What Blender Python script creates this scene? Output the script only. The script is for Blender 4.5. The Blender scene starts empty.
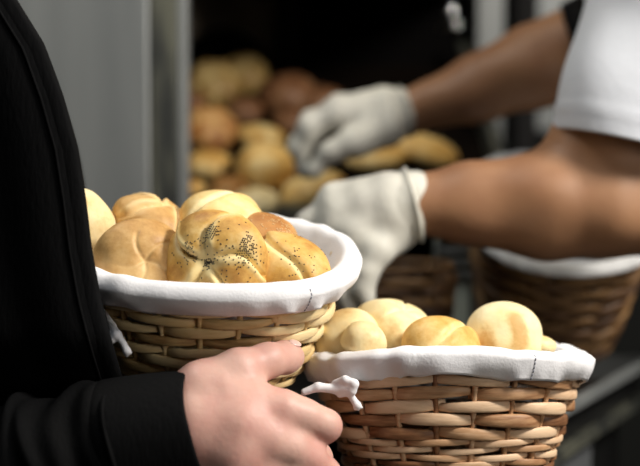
import bpy, bmesh, math, random
import numpy as np
from mathutils import Matrix, Vector, Euler
from mathutils.bvhtree import BVHTree as BVHT

PI = math.pi
scn = bpy.context.scene
COL = scn.collection
rng = random.Random(7)

# ------------------------------------------------------------------ camera
FPX = 1333.0
CAM = np.array([0.0, 0.0, 1.25])
PITCH = math.radians(3.5)
FWD = np.array([0, math.cos(PITCH), -math.sin(PITCH)])
UP = np.array([0, math.sin(PITCH), math.cos(PITCH)])
RT = np.array([1.0, 0, 0])

def P(px, py, d):
    return CAM + d * (FWD + RT * (px - 320) / FPX + UP * (233 - py) / FPX)

cam_d = bpy.data.cameras.new('camera')
cam_d.sensor_width = 36
cam_d.lens = 36 * FPX / 640
cam_d.dof.use_dof = True
cam_d.dof.focus_distance = 1.115
cam_d.dof.aperture_fstop = 2.9
cam = bpy.data.objects.new('camera', cam_d)
cam.location = CAM
cam.rotation_euler = (PI / 2 - PITCH, 0, 0)
COL.objects.link(cam)
scn.camera = cam

# ------------------------------------------------------------------ materials
def mat(name, color, rough=0.6, metal=0.0, spec=0.5, build=None, **kw):
    m = bpy.data.materials.new(name)
    m.use_nodes = True
    nt = m.node_tree
    b = nt.nodes['Principled BSDF']
    b.inputs['Base Color'].default_value = (*color, 1)
    b.inputs['Roughness'].default_value = rough
    b.inputs['Metallic'].default_value = metal
    b.inputs['Specular IOR Level'].default_value = spec
    for k, v in kw.items():
        b.inputs[k].default_value = v
    if build:
        build(nt, b)
    return m

def N(nt, t, **kw):
    n = nt.nodes.new(t)
    for k, v in kw.items():
        if k in n.inputs:
            n.inputs[k].default_value = v
        else:
            setattr(n, k, v)
    return n

def ramp(nt, stops):
    r = nt.nodes.new('ShaderNodeValToRGB')
    e = r.color_ramp.elements
    while len(e) < len(stops):
        e.new(0.5)
    for el, (p, c) in zip(e, stops):
        el.position = p
        el.color = (*c, 1)
    return r

def noise_color(c1, c2, scale, stretch=(1, 1, 1), bump=0.0, bscale=None, lo=.35, hi=.65, detail=4):
    def f(nt, b):
        tc = N(nt, 'ShaderNodeTexCoord')
        mp = N(nt, 'ShaderNodeMapping')
        mp.inputs['Scale'].default_value = stretch
        nt.links.new(tc.outputs['Object'], mp.inputs[0])
        n = N(nt, 'ShaderNodeTexNoise', Scale=scale, Detail=detail)
        nt.links.new(mp.outputs[0], n.inputs['Vector'])
        r = ramp(nt, [(lo, c1), (hi, c2)])
        nt.links.new(n.outputs[0], r.inputs[0])
        nt.links.new(r.outputs[0], b.inputs['Base Color'])
        if bump:
            n2 = N(nt, 'ShaderNodeTexNoise', Scale=bscale or scale * 3, Detail=3)
            nt.links.new(mp.outputs[0], n2.inputs['Vector'])
            bp = N(nt, 'ShaderNodeBump', Strength=bump, Distance=0.002)
            nt.links.new(n2.outputs[0], bp.inputs['Height'])
            nt.links.new(bp.outputs[0], b.inputs['Normal'])
    return f

def bread_mat(name, pale, gold, deep, rough=0.5):
    def f(nt, b):
        at = N(nt, 'ShaderNodeAttribute', attribute_name='crust')
        tc = N(nt, 'ShaderNodeTexCoord')
        n = N(nt, 'ShaderNodeTexNoise', Scale=34, Detail=7, Roughness=.65)
        nt.links.new(tc.outputs['Object'], n.inputs['Vector'])
        s = N(nt, 'ShaderNodeMath', operation='SUBTRACT'); s.inputs[1].default_value = .5
        nt.links.new(n.outputs[0], s.inputs[0])
        k = N(nt, 'ShaderNodeMath', operation='MULTIPLY_ADD'); k.inputs[1].default_value = 1.7
        nt.links.new(s.outputs[0], k.inputs[0]); nt.links.new(at.outputs['Fac'], k.inputs[2])
        r = ramp(nt, [(0.05, pale), (0.6, gold), (1.0, deep)])
        nt.links.new(k.outputs[0], r.inputs[0])
        nt.links.new(r.outputs[0], b.inputs['Base Color'])
        n2 = N(nt, 'ShaderNodeTexNoise', Scale=120, Detail=6)
        nt.links.new(tc.outputs['Object'], n2.inputs['Vector'])
        bp = N(nt, 'ShaderNodeBump', Strength=.45, Distance=0.0014)
        nt.links.new(n2.outputs[0], bp.inputs['Height'])
        nt.links.new(bp.outputs[0], b.inputs['Normal'])
    return mat(name, gold, rough, spec=.35, build=f)

def wicker_mat(name, stops):
    def f(nt, b):
        g = N(nt, 'ShaderNodeNewGeometry')
        tc = N(nt, 'ShaderNodeTexCoord')
        mp = N(nt, 'ShaderNodeMapping'); mp.inputs['Scale'].default_value = (1, 1, 6)
        nt.links.new(tc.outputs['Object'], mp.inputs[0])
        n = N(nt, 'ShaderNodeTexNoise', Scale=60, Detail=4)
        nt.links.new(mp.outputs[0], n.inputs['Vector'])
        k = N(nt, 'ShaderNodeMath', operation='MULTIPLY_ADD'); k.inputs[1].default_value = .42
        nt.links.new(n.outputs[0], k.inputs[0])
        k2 = N(nt, 'ShaderNodeMath', operation='MULTIPLY'); k2.inputs[1].default_value = .7
        nt.links.new(g.outputs['Random Per Island'], k2.inputs[0])
        nt.links.new(k2.outputs[0], k.inputs[2])
        r = ramp(nt, stops)
        nt.links.new(k.outputs[0], r.inputs[0])
        nt.links.new(r.outputs[0], b.inputs['Base Color'])
        n2 = N(nt, 'ShaderNodeTexNoise', Scale=220, Detail=3)
        nt.links.new(mp.outputs[0], n2.inputs['Vector'])
        bp = N(nt, 'ShaderNodeBump', Strength=.25, Distance=0.001)
        nt.links.new(n2.outputs[0], bp.inputs['Height'])
        nt.links.new(bp.outputs[0], b.inputs['Normal'])
    return mat(name, (.4, .25, .12), .5, spec=.4, build=f)

def cloth_mat(name, c, bump=.25):
    def f(nt, b):
        tc = N(nt, 'ShaderNodeTexCoord')
        w = N(nt, 'ShaderNodeTexNoise', Scale=500, Detail=2)
        w2 = N(nt, 'ShaderNodeTexNoise', Scale=38, Detail=6, Distortion=1.2)
        nt.links.new(tc.outputs['Object'], w.inputs['Vector'])
        nt.links.new(tc.outputs['Object'], w2.inputs['Vector'])
        a = N(nt, 'ShaderNodeMath', operation='MULTIPLY_ADD'); a.inputs[1].default_value = 3.0
        nt.links.new(w2.outputs[0], a.inputs[0]); nt.links.new(w.outputs[0], a.inputs[2])
        bp = N(nt, 'ShaderNodeBump', Strength=bump, Distance=0.0022)
        nt.links.new(a.outputs[0], bp.inputs['Height'])
        nt.links.new(bp.outputs[0], b.inputs['Normal'])
    return mat(name, c, .85, spec=.2, build=f)

M = {}
M['gold'] = bread_mat('crust_golden', (.85, .66, .31), (.66, .385, .10), (.38, .16, .03))
M['tan'] = bread_mat('crust_tan', (.78, .55, .26), (.57, .33, .115), (.34, .155, .04))
M['cream'] = bread_mat('crust_cream', (.90, .79, .52), (.83, .66, .34), (.60, .36, .12))
M['light'] = bread_mat('crust_light', (.90, .75, .42), (.78, .54, .20), (.52, .27, .06))
M['brown'] = bread_mat('crust_brown', (.60, .35, .13), (.47, .215, .06), (.28, .10, .025))
M['shaded_gold'] = bread_mat('crust_shaded', (.50, .36, .15), (.36, .22, .065), (.22, .11, .03))  # golden crust with the shade of the bin's top row mixed into its colours
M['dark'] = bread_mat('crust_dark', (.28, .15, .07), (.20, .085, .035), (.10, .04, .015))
M['poppy'] = mat('poppy_seed', (.012, .013, .02), .5)
M['sesame'] = mat('sesame_seed', (.72, .52, .27), .5)
M['wick_r'] = wicker_mat('wicker_tan', [(.15, (.09, .033, .014)), (.33, (.29, .135, .06)), (.48, (.50, .285, .145)), (.75, (.76, .53, .34))])
M['wick_l'] = wicker_mat('wicker_straw', [(.12, (.10, .045, .015)), (.28, (.36, .21, .08)), (.42, (.64, .45, .20)), (.75, (.82, .65, .36))])
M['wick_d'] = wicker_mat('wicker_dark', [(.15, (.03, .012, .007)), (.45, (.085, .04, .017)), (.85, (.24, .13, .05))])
M['cloth'] = cloth_mat('liner_linen', (.84, .83, .85), .13)
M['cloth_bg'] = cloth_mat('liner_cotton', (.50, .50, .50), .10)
M['thread'] = mat('stitch_thread', (.16, .17, .22), .8)
M['black'] = mat('jacket_cloth', (.003, .003, .003), .8, spec=.1,
                 build=noise_color((.0014, .0014, .0016), (.003, .003, .0034), 14, (1, 1, .3), bump=.3, bscale=300))
M['button'] = mat('button_black', (.006, .006, .007), .55, spec=.2)
M['skin'] = mat('skin_fair', (.62, .36, .29), .48, spec=.4,
                build=noise_color((.66, .40, .325), (.58, .285, .235), 26, bump=.12, bscale=240, lo=.38, hi=.68))
M['skin'].node_tree.nodes['Principled BSDF'].inputs['Subsurface Weight'].default_value = .12
M['skin'].node_tree.nodes['Principled BSDF'].inputs['Subsurface Radius'].default_value = (.012, .004, .002)
M['nail'] = mat('nail', (.74, .50, .45), .25)
M['skin2'] = mat('skin_tanned', (.42, .2, .1), .5, spec=.35,
                 build=noise_color((.34, .175, .09), (.235, .11, .055), 9, bump=.1, bscale=160))
M['glove'] = mat('latex_glove', (.62, .60, .53), .55, spec=.3,
                 build=noise_color((.62, .60, .53), (.50, .48, .43), 22, bump=.5, bscale=55))
M['shirt'] = cloth_mat('tshirt_cotton', (.60, .62, .67), .12)
M['steel'] = mat('brushed_steel', (.33, .34, .335), .42, metal=.35,
                 build=noise_color((.185, .195, .195), (.27, .28, .275), 3.2, (5, 5, .5), bump=.05, lo=.3, hi=.75))
M['steel_lt'] = mat('steel_light', (.55, .59, .51), .5, metal=0)
M['steel_dk'] = mat('steel_dark', (.07, .072, .066), .45, metal=.3,
                    build=noise_color((.035, .037, .036), (.13, .13, .10), 9, (3, 3, .6), lo=.4, hi=.6))
M['counter_top'] = mat('counter_black', (.008, .008, .008), .35)
M['panel'] = mat('counter_panel', (.10, .105, .11), .6)
M['soot'] = mat('oven_soot', (.006, .005, .005), .8)
M['enamel'] = mat('oven_enamel', (.003, .0025, .0025), .8, spec=.05)
M['brick'] = mat('oven_plaster', (.045, .033, .024), .9, build=noise_color((.10, .075, .052), (.20, .15, .105), 12))
M['chrome'] = mat('chrome', (.75, .75, .74), .15, metal=1)
M['wood'] = mat('bin_board', (.10, .06, .03), .9, spec=.05, build=noise_color((.004, .003, .002), (.010, .006, .004), 8, (1, 8, 1)))
M['floor'] = mat('floor_tile', (.06, .055, .05), .5, build=noise_color((.05, .045, .04), (.08, .075, .065), 5))
M['wallp'] = mat('wall_paint', (.02, .021, .02), .9, spec=.1)
M['ceil'] = mat('ceiling_paint', (.22, .22, .21), .9)

# ------------------------------------------------------------------ objects
def link(name, verts, faces, m, parent=None, smooth=True, local=False, attr=None):
    """verts are world coordinates unless local; a parent's transform is undone."""
    verts = np.asarray(verts, dtype=float)
    if parent is not None and not local:
        w = world_m(parent).inverted()
        A = np.array(w)
        verts = verts @ A[:3, :3].T + A[:3, 3]
    me = bpy.data.meshes.new(name)
    me.from_pydata(verts.tolist(), [], faces if isinstance(faces, list) else faces.tolist())
    me.update()
    if smooth:
        me.polygons.foreach_set('use_smooth', [True] * len(me.polygons))
    if attr is not None:
        a = me.attributes.new('crust', 'FLOAT', 'POINT')
        a.data.foreach_set('value', np.asarray(attr, dtype=np.float32))
    me.materials.append(m)
    o = bpy.data.objects.new(name, me)
    COL.objects.link(o)
    o.parent = parent
    return o

def world_m(o):
    m = Matrix.LocRotScale(o.location, o.rotation_euler, o.scale)
    return world_m(o.parent) @ m if o.parent else m

def tag(o, label, cat, group=None, kind=None):
    o['label'] = label
    o['category'] = cat
    if group: o['group'] = group
    if kind: o['kind'] = kind
    return o

def thing(name, label, cat, loc=(0, 0, 0), rot=(0, 0, 0), group=None):
    o = bpy.data.objects.new(name, None)
    o.empty_display_size = .05
    COL.objects.link(o)
    o.location = tuple(loc)
    o.rotation_euler = tuple(rot)
    return tag(o, label, cat, group)

class MB:
    def __init__(s): s.v, s.f = [], []
    def add(s, v, f):
        n = len(s.v)
        s.v += [tuple(map(float, p)) for p in v]
        s.f += [tuple(i + n for i in q) for q in f]
    def box(s, x0, x1, y0, y1, z0, z1):
        s.add([(x, y, z) for z in (z0, z1) for (x, y) in ((x0, y0), (x1, y0), (x1, y1), (x0, y1))],
              [(3, 2, 1, 0), (4, 5, 6, 7), (0, 1, 5, 4), (1, 2, 6, 5), (2, 3, 7, 6), (3, 0, 4, 7)])
        return s
    def prism(s, poly, z0, z1):
        n = len(poly)
        s.add([(x, y, z0) for x, y in poly] + [(x, y, z1) for x, y in poly],
              [tuple(range(n))[::-1], tuple(range(n, 2 * n))] + [(i, (i + 1) % n, n + (i + 1) % n, n + i) for i in range(n)])
        return s
    def tube(s, pts, rad, n=8, flat=1.0, upv=(0, 0, 1), caps=True, sq=1.0):
        """a rod through pts; section half-width rad along the binormal, rad*flat along upv-side"""
        pts = np.asarray(pts, float); k = len(pts)
        rad = np.broadcast_to(np.asarray(rad, float), (k,))
        t = np.gradient(pts, axis=0); t /= np.linalg.norm(t, axis=1)[:, None] + 1e-12
        v = []
        for i in range(k):
            u = np.asarray(upv[i] if np.ndim(upv) == 2 else upv, float)
            sd = np.cross(t[i], u); nl = np.linalg.norm(sd)
            if nl < 1e-6:
                sd = np.cross(t[i], (1, 0, .1)); nl = np.linalg.norm(sd)
            sd /= nl; uu = np.cross(sd, t[i])
            for j in range(n):
                a = 2 * PI * j / n
                ca, sa = math.cos(a), math.sin(a)
                ca = math.copysign(abs(ca) ** sq, ca); sa = math.copysign(abs(sa) ** sq, sa)
                v.append(pts[i] + rad[i] * (ca * sd * flat + sa * uu))
        f = [(i * n + j, i * n + (j + 1) % n, (i + 1) * n + (j + 1) % n, (i + 1) * n + j) for i in range(k - 1) for j in range(n)]
        if caps:
            f += [tuple(range(n))[::-1], tuple(range((k - 1) * n, k * n))]
        s.add(v, f)
        return s
    def build(s, name, m, parent=None, smooth=False, local=False, bevel=0):
        o = link(name, s.v, s.f, m, parent, smooth, local)
        if bevel:
            md = o.modifiers.new('bevel', 'BEVEL'); md.width = bevel; md.segments = 2
        return o

def waves(p, seed, freq, n=10):
    r = np.random.RandomState(seed)
    out = np.zeros(len(p))
    for i in range(n):
        d = r.normal(size=3); d /= np.linalg.norm(d)
        out += np.sin(p @ d * freq * r.uniform(.5, 1.6) + r.uniform(0, 6.28))
    return out / math.sqrt(n)

# --------------------------------------------------- smooth-union bodies
def sdf_mesh(chains, vox, k=.006, pad=.012, extra=None, off=0.0):
    """chains: lists of (point, radius); round cones blended into one closed skin"""
    segs = []
    for ch in chains:
        for (a, ra), (b, rb) in zip(ch[:-1], ch[1:]):
            segs.append((np.asarray(a, float), np.asarray(b, float), ra + off, rb + off))
    lo = np.min([np.minimum(a - ra, b - rb) for a, b, ra, rb in segs], axis=0) - pad
    hi = np.max([np.maximum(a + ra, b + rb) for a, b, ra, rb in segs], axis=0) + pad
    n = np.ceil((hi - lo) / vox).astype(int) + 1
    ax = [lo[i] + vox * np.arange(n[i]) for i in range(3)]
    G = np.stack(np.meshgrid(*ax, indexing='ij'), -1).astype(np.float32)
    D = np.full(G.shape[:3], 9.0, np.float32)
    for a, b, ra, rb in segs:
        m = 4 * k + .02
        l = np.minimum(a - ra, b - rb) - m; h = np.maximum(a + ra, b + rb) + m
        i0 = np.maximum(np.floor((l - lo) / vox).astype(int), 0)
        i1 = np.minimum(np.ceil((h - lo) / vox).astype(int) + 1, n)
        sl = tuple(slice(x, y) for x, y in zip(i0, i1))
        g = G[sl]; ab = b - a
        t = np.clip(((g - a) @ ab) / (ab @ ab + 1e-12), 0, 1)
        d = np.linalg.norm(g - (a + t[..., None] * ab), axis=-1) - (ra + (rb - ra) * t)
        e = D[sl]
        hh = np.clip(.5 + .5 * (e - d) / k, 0, 1)
        D[sl] = e + (d - e) * hh - k * hh * (1 - hh)
    if extra is not None:
        D = D + extra(G.reshape(-1, 3)).reshape(D.shape).astype(np.float32)
    return surface_nets(D, lo, vox)

def surface_nets(D, lo, vox):
    S = D < 0
    nx, ny, nz = D.shape
    cs = np.zeros((nx - 1, ny - 1, nz - 1), int)
    for dx in (0, 1):
        for dy in (0, 1):
            for dz in (0, 1):
                cs += S[dx:nx - 1 + dx, dy:ny - 1 + dy, dz:nz - 1 + dz]
    act = (cs > 0) & (cs < 8)
    idx = -np.ones(act.shape, int)
    cells = np.argwhere(act)
    idx[act] = np.arange(len(cells))
    acc = np.zeros((len(cells), 3)); cnt = np.zeros(len(cells))
    cor = [(0, 0, 0), (1, 0, 0), (0, 1, 0), (1, 1, 0), (0, 0, 1), (1, 0, 1), (0, 1, 1), (1, 1, 1)]
    for i in range(8):
        for j in range(i + 1, 8):
            if sum(abs(cor[i][q] - cor[j][q]) for q in range(3)) != 1: continue
            ci, cj = np.array(cor[i]), np.array(cor[j])
            a = D[tuple((cells + ci).T)]; b = D[tuple((cells + cj).T)]
            m = (a < 0) != (b < 0)
            t = np.where(m, a / np.where(m, a - b, 1), 0)
            acc += np.where(m[:, None], ci + t[:, None] * (cj - ci), 0); cnt += m
    V = lo + (cells + acc / cnt[:, None]) * vox
    F = []
    for axis in range(3):
        o1, o2 = [(1, 2), (2, 0), (0, 1)][axis]
        sh = list(D.shape); sh[axis] -= 1
        A = np.take(S, range(0, D.shape[axis] - 1), axis); B = np.take(S, range(1, D.shape[axis]), axis)
        e = np.argwhere(A != B)
        e = e[(e[:, o1] > 0) & (e[:, o2] > 0) & (e[:, o1] < D.shape[o1] - 1) & (e[:, o2] < D.shape[o2] - 1)]
        q = []
        for (u, v) in ((0, 0), (1, 0), (1, 1), (0, 1)):
            c = e.copy(); c[:, o1] -= 1 - u; c[:, o2] -= 1 - v
            q.append(idx[tuple(c.T)])
        q = np.stack(q, 1)
        fl = B[tuple(e.T)]
        q[fl] = q[fl][:, ::-1]
        F.append(q)
    return V, np.concatenate(F)

# ------------------------------------------------------------------ bread
_bm = bmesh.new(); bmesh.ops.create_icosphere(_bm, subdivisions=6, radius=1)
_bm.verts.ensure_lookup_table()
DIR_HI = np.array([v.co[:] for v in _bm.verts]); FACE_HI = [tuple(v.index for v in f.verts) for f in _bm.faces]; _bm.free()
_bm = bmesh.new(); bmesh.ops.create_icosphere(_bm, subdivisions=4, radius=1)
DIR_LO = np.array([v.co[:] for v in _bm.verts]); FACE_LO = [tuple(v.index for v in f.verts) for f in _bm.faces]; _bm.free()

def smooth01(x, a, b):
    t = np.clip((x - a) / (b - a), 0, 1)
    return t * t * (3 - 2 * t)

def roll_shape(d, style, seed):
    """unit dough shape and how deeply each point browned"""
    r0 = np.random.RandomState(seed)
    th = np.arccos(np.clip(d[:, 2], -1, 1)); ph = np.arctan2(d[:, 1], d[:, 0])
    p = d.copy()
    disp = .035 * waves(d, seed, 3.2)
    crust = .55 + .10 * waves(d, seed + 5, 4)
    if style in ('kaiser', 'crease'):
        n = 5
        sw = .42 if style == 'kaiser' else .5
        w = 2 * PI / n
        jit = .10 * np.sin(2 * ph + seed) + .07 * np.sin(5 * th + seed)
        u = ((ph + sw * th + jit + seed) / w) % 1.0
        arc = np.minimum(u, 1 - u) * w * np.sin(th)
        fade = 1 - smooth01(th, 1.15, 1.75)
        if style == 'kaiser':
            e1 = u * w * np.sin(th); e2 = (1 - u) * w * np.sin(th)
            inn = smooth01(th, .06, .35)
            disp += fade * inn * (-.13 * np.exp(-(arc / .045) ** 2) + .085 * u ** .8 * (1 - np.exp(-(e2 / .035) ** 2)) + .045 * np.sin(PI * u))
            disp += fade * inn * (.035 * np.exp(-((e2 - .12) / .05) ** 2))
            crust += fade * (-.62 * np.exp(-(e2 / .17) ** 4) - .5 * np.exp(-(e1 / .10) ** 2) + .16 * np.sin(PI * u))
        else:
            lim = 1 - smooth01(th, .4 + .25 * np.sin(ph * 2 + seed), .95)
            disp += lim * (-.06 * np.exp(-(arc / .035) ** 2)) + .016 * np.sin(PI * u) * lim * smooth01(th, .1, .4) - .05 * np.exp(-(th / .4) ** 2)
            crust += -.25 * lim * np.exp(-(arc / .05) ** 2)
            disp += .012 * waves(d, seed + 2, 9)
        disp += -.13 * np.exp(-(th / .16) ** 2)
    elif style == 'split':
        nv = np.array([math.cos(seed * 1.7), math.sin(seed * 1.7), .15]); nv /= np.linalg.norm(nv)
        s = d @ nv + .10 * np.sin(3 * (d @ np.array([-nv[1], nv[0], 0])))
        top = smooth01(d[:, 2], -.15, .35)
        disp += top * (-.13 * np.exp(-(s / .07) ** 2) + .05 * np.exp(-((s - .2) / .16) ** 2))
        crust += top * (-.55 * np.exp(-((s + .03) / .12) ** 2))
    elif style == 'patch':
        disp += .02 * waves(d, seed + 9, 5) - .05 * np.exp(-(th / .35) ** 2)
        crust += -.3 + .75 * np.exp(-((th - .35) / .42) ** 2) * (.75 + .35 * waves(d, seed + 3, 7))
    elif style == 'smooth':
        disp += .02 * waves(d, seed + 9, 5)
        crust += -.15 + .3 * smooth01(d[:, 2], .5, 1.0)
    q = p * (1 + disp)[:, None]
    q[:, 2] = np.where(q[:, 2] < 0, q[:, 2] * .72, q[:, 2])
    s = np.sign(q); q = s * np.abs(q) ** .93
    crust = crust - .28 * (1 - smooth01(d[:, 2], -.55, .05))
    return q, np.clip(crust, 0, 1)

def roll(name, label, px, py, d, rpx, style, m, seed, rot=(0, 0, 0), asp=(1, 1, .78), hi=True, group=None, center=None):
    r = rpx * d / FPX
    c = P(px, py, d) if center is None else center
    D, F = (DIR_HI, FACE_HI) if hi else (DIR_LO, FACE_LO)
    q, cr = roll_shape(D, style, seed)
    q = q * np.array(asp) * r
    o = link(name, q, F, M[m], None, True, attr=cr)
    o.location = tuple(c); o.rotation_euler = tuple(math.radians(a) for a in rot)
    tag(o, label, 'bread roll', group)
    o['_r'] = 0
    del o['_r']
    return o, q

def seeds(o, q, name, m, n, dirs, spread, size, seed, lab):
    r0 = np.random.RandomState(seed)
    qn = q / np.linalg.norm(q, axis=1)[:, None]
    mb = MB()
    for _ in range(n):
        c, sp = dirs[r0.randint(len(dirs))]
        v = np.array(c, float) / np.linalg.norm(c) + r0.normal(size=3) * sp
        v /= np.linalg.norm(v)
        i = int(np.argmax(qn @ v)); p = q[i] * 1.004
        a = r0.normal(size=3); a -= (a @ qn[i]) * qn[i]; a /= np.linalg.norm(a); b = np.cross(qn[i], a)
        s1, s2, s3 = size * r0.uniform(.8, 1.2), size * .7, size * .5
        vv = [p + a * s1, p - a * s1, p + b * s2, p - b * s2, p + qn[i] * s3, p - qn[i] * s3]
        mb.add(vv, [(0, 2, 4), (2, 1, 4), (1, 3, 4), (3, 0, 4), (2, 0, 5), (1, 2, 5), (3, 1, 5), (0, 3, 5)])
    s = mb.build(name, m, o, True, local=True)
    s['kind'] = 'stuff'; s['label'] = lab
    return s

# ------------------------------------------------------------------ baskets
def sup(phi, e=2.35):
    c, s = np.cos(phi), np.sin(phi)
    return np.sign(c) * np.abs(c) ** (2 / e), np.sign(s) * np.abs(s) ** (2 / e)

def basket(name, label, loc, rot, a, b, h, base, ns, rows, mw, mc, saddle=0.0, drop=.030, dish=.05, seed=1, group=None,
           lift=0.012, fold=1.0, seam=None, gap=1.0, liner=True, thk=(.9, 1.18), sq=.62):
    root = thing(name, label, 'basket', loc, rot, group)
    r0 = random.Random(seed)
    def wall(phi, t, off=0.0):
        phi = np.asarray(phi, float)
        s = base + (1 - base) * np.asarray(t, float) ** .85
        x, y = sup(phi)
        nx, ny = x / a, y / b
        nl = np.sqrt(nx * nx + ny * ny) + 1e-9
        z = h * np.asarray(t, float) - saddle * np.cos(phi) ** 2 * np.clip(t, 0, 1.2)
        return np.stack([a * s * x + off * nx / nl, b * s * y + off * ny / nl, z + 0 * phi], -1)
    # equal arc-length stake angles
    ph = np.linspace(0, 2 * PI, 721); pts = wall(ph, 1.0)
    L = np.concatenate([[0], np.cumsum(np.linalg.norm(np.diff(pts, axis=0), axis=1))])
    def ang(u): return np.interp((np.asarray(u) % 1.0) * L[-1], L, ph)
    mb = MB()
    z = .004
    for i, th in enumerate(rows):
        zc = z + th
        z += 2 * th * gap
        for k in range(ns):
            if (k + i) % 2: continue
            uu = np.linspace(-1.12, 1.12, 13)
            ph_ = ang((k + uu + r0.uniform(-.12, .12)) / ns)
            t = (zc + r0.uniform(-.001, .001) + uu * r0.uniform(-.0022, .0022)) / h
            off = .0092 * (1 - np.abs(uu / 1.12) ** 2.6) - .0052 + r0.uniform(-.0010, .0010) + uu * r0.uniform(-.0008, .0008)
            pp = np.stack([wall(p_, t_, o_) for p_, t_, o_ in zip(ph_, t, off)])
            rr = th * r0.uniform(thk[0], thk[1]) * (1 - .30 * np.abs(uu / 1.12) ** 3) * (1 + r0.uniform(-.22, .22) * uu)
            mb.tube(pp, rr, 12, flat=min(.62, .0034 / th + .08), sq=sq)
    mb.build('wicker_weave', mw, root, True, local=True)
    sb = MB()
    for k in range(ns):
        p_ = float(ang(k / ns))
        sb.tube([wall(p_, t) for t in np.linspace(0.0, .99, 7)], .0026, 6, upv=(math.cos(p_), math.sin(p_), .01))
    sb.build('wicker_stakes', mw, root, True, local=True)
    bb = MB()
    ring = wall(np.linspace(0, 2 * PI, 41)[:-1], 0.02, .002)
    bb.prism([(p[0], p[1]) for p in ring], 0.0, .008)
    bb.build('base', mw, root, False, local=True)
    rb = MB()
    rr = wall(np.linspace(0, 2 * PI, 81), 1.0)
    rb.tube(rr, .0034, 8, caps=False)
    rb.build('rim', mw, root, True, local=True)
    if not liner:
        return root, None
    # liner: dish, inner wall, roll over the rim, outer drop
    NP = 220
    phi = np.linspace(0, 2 * PI, NP, endpoint=False)
    prof = []
    for s in (.0, .35, .65, .85):
        prof.append(('dish', s, (h - dish)))
    for s in np.linspace(0, 1, 6):
        prof.append(('in', -.011 + .003 * s, h - dish + (dish - .004) * s))
    for aa in np.linspace(PI, 0, 9)[1:-1]:
        prof.append(('out', .009 * math.cos(aa) + .001, h + lift * math.sin(aa)))
    nd = 9
    for s in np.linspace(0, 1, nd):
        prof.append(('out', .0115 + .002 * math.sin(s * PI) - .004 * s, h - drop * s - .0))
    V = []
    r1 = np.random.RandomState(seed + 40)
    ks = [(r1.randint(2, 9), r1.uniform(0, 6.28), r1.uniform(.3, 1)) for _ in range(5)] + [(r1.randint(10, 34), r1.uniform(0, 6.28), r1.uniform(.15, .5)) for _ in range(7)]
    wv = sum(w * np.sin(k * phi + p) for k, p, w in ks)
    wv2 = sum(w * np.sin((k + 3) * phi + 2 * p) for k, p, w in ks)
    for kind, o, zz in prof:
        t = zz / h
        if kind == 'dish':
            pt = wall(phi, (h - dish) / h, -.011) * np.array([o, o, 1.0])
            pt[:, 2] -= .006 * (1 - o)
        else:
            dep = np.clip((h - zz) / drop, 0, 1) if kind == 'out' else 0
            amp = fold * (.0004 + .0017 * dep) if kind == 'out' else .0008
            tt = np.clip((h - dep * drop * .9) / h, 0, 1) if kind == 'out' else t
            pt = wall(phi, tt if kind == 'out' else t, o + .002 * (kind == 'out'))
            x = wall(phi, tt if kind == 'out' else t, o + .002 * (kind == 'out') + 1)[:, :2] - pt[:, :2]
            pt[:, :2] += x * (amp * (wv * (1 - dep) + wv2 * dep))[:, None]
            pt[:, 2] = zz - saddle * np.cos(phi) ** 2 + fold * (.0005 * wv * (1 if kind == 'out' else 0) + .0008 * wv2 * dep)
        V.append(pt)
    V = np.concatenate(V); R = len(prof)
    F = [(i * NP + j, i * NP + (j + 1) % NP, (i + 1) * NP + (j + 1) % NP, (i + 1) * NP + j) for i in range(R - 1) for j in range(NP)]
    ln = link('cloth_liner', V, F, mc, root, True, local=True)
    md = ln.modifiers.new('solid', 'SOLIDIFY'); md.thickness = .0016; md.offset = 0
    if seam is not None:
        st = MB(); j = int(seam / (2 * PI) * NP) % NP
        rows_ = list(range(R - nd - 2, R))
        path = np.array([V[i * NP + j] for i in rows_])
        out = np.array([math.cos(seam), math.sin(seam) * a / b, 0]); out /= np.linalg.norm(out)
        seg = np.concatenate([[0], np.cumsum(np.linalg.norm(np.diff(path, axis=0), axis=1))])
        for s0 in np.arange(.002, seg[-1] - .002, .0036):
            q = [np.array([np.interp(s, seg, path[:, c]) for c in range(3)]) + out * .0010 for s in (s0, s0 + .0011, s0 + .0022)]
            st.tube(q, .0005, 5)
        so = st.build('stitching', M['thread'], ln, True, local=True)
        so['label'] = 'dark dashed seam stitching'
    return root, ln

# ================================================================== LEFT BASKET
G_L = 'rolls heaped in the held basket'
LB_C = P(210, 255, 1.172)
tilt = math.radians(13.5)
h_l = .105
LBR = Euler((tilt, math.radians(2.5), 0))
base_l = LB_C - np.array(LBR.to_matrix()) @ np.array([0, 0, h_l])
rows_l = [.0028] * 3 + [.0043] * 8
held, lin_l = basket('wicker_basket', 'wicker basket with white liner held up in the bare hand beside the black jacket', base_l, tuple(LBR),
                     .119, .101, h_l, .66, 20, rows_l, M['wick_l'], M['cloth'], seed=3, fold=1.5, thk=(.92, 1.12), drop=.0165, dish=.046, seam=5.45, gap=1.16, lift=.009,
                     group='two front baskets of rolls')

def tie(parent, chains, k=.002):
    chains = [[(p, r * .72) for p, r in ch] for ch in chains]
    v, f = sdf_mesh(chains, .0011, k, pad=.006)
    o = link('tie', v, f, M['cloth'], parent)
    o['label'] = 'knotted white tie ribbon with frayed end'
    return o
d = 1.085
tie(held, [[(P(104, 312, d + .02), .003), (P(112, 326, d + .01), .0045), (P(117, 335, d), .005), (P(112, 340, d), .004), (P(108, 333, d + .005), .003)],
           [(P(117, 335, d), .005), (P(123, 343, d), .0035), (P(127, 351, d), .005)],
           [(P(127, 351, d), .003), (P(131, 353, d), .001)], [(P(126, 352, d), .003), (P(127, 357, d), .001)]])

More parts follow.
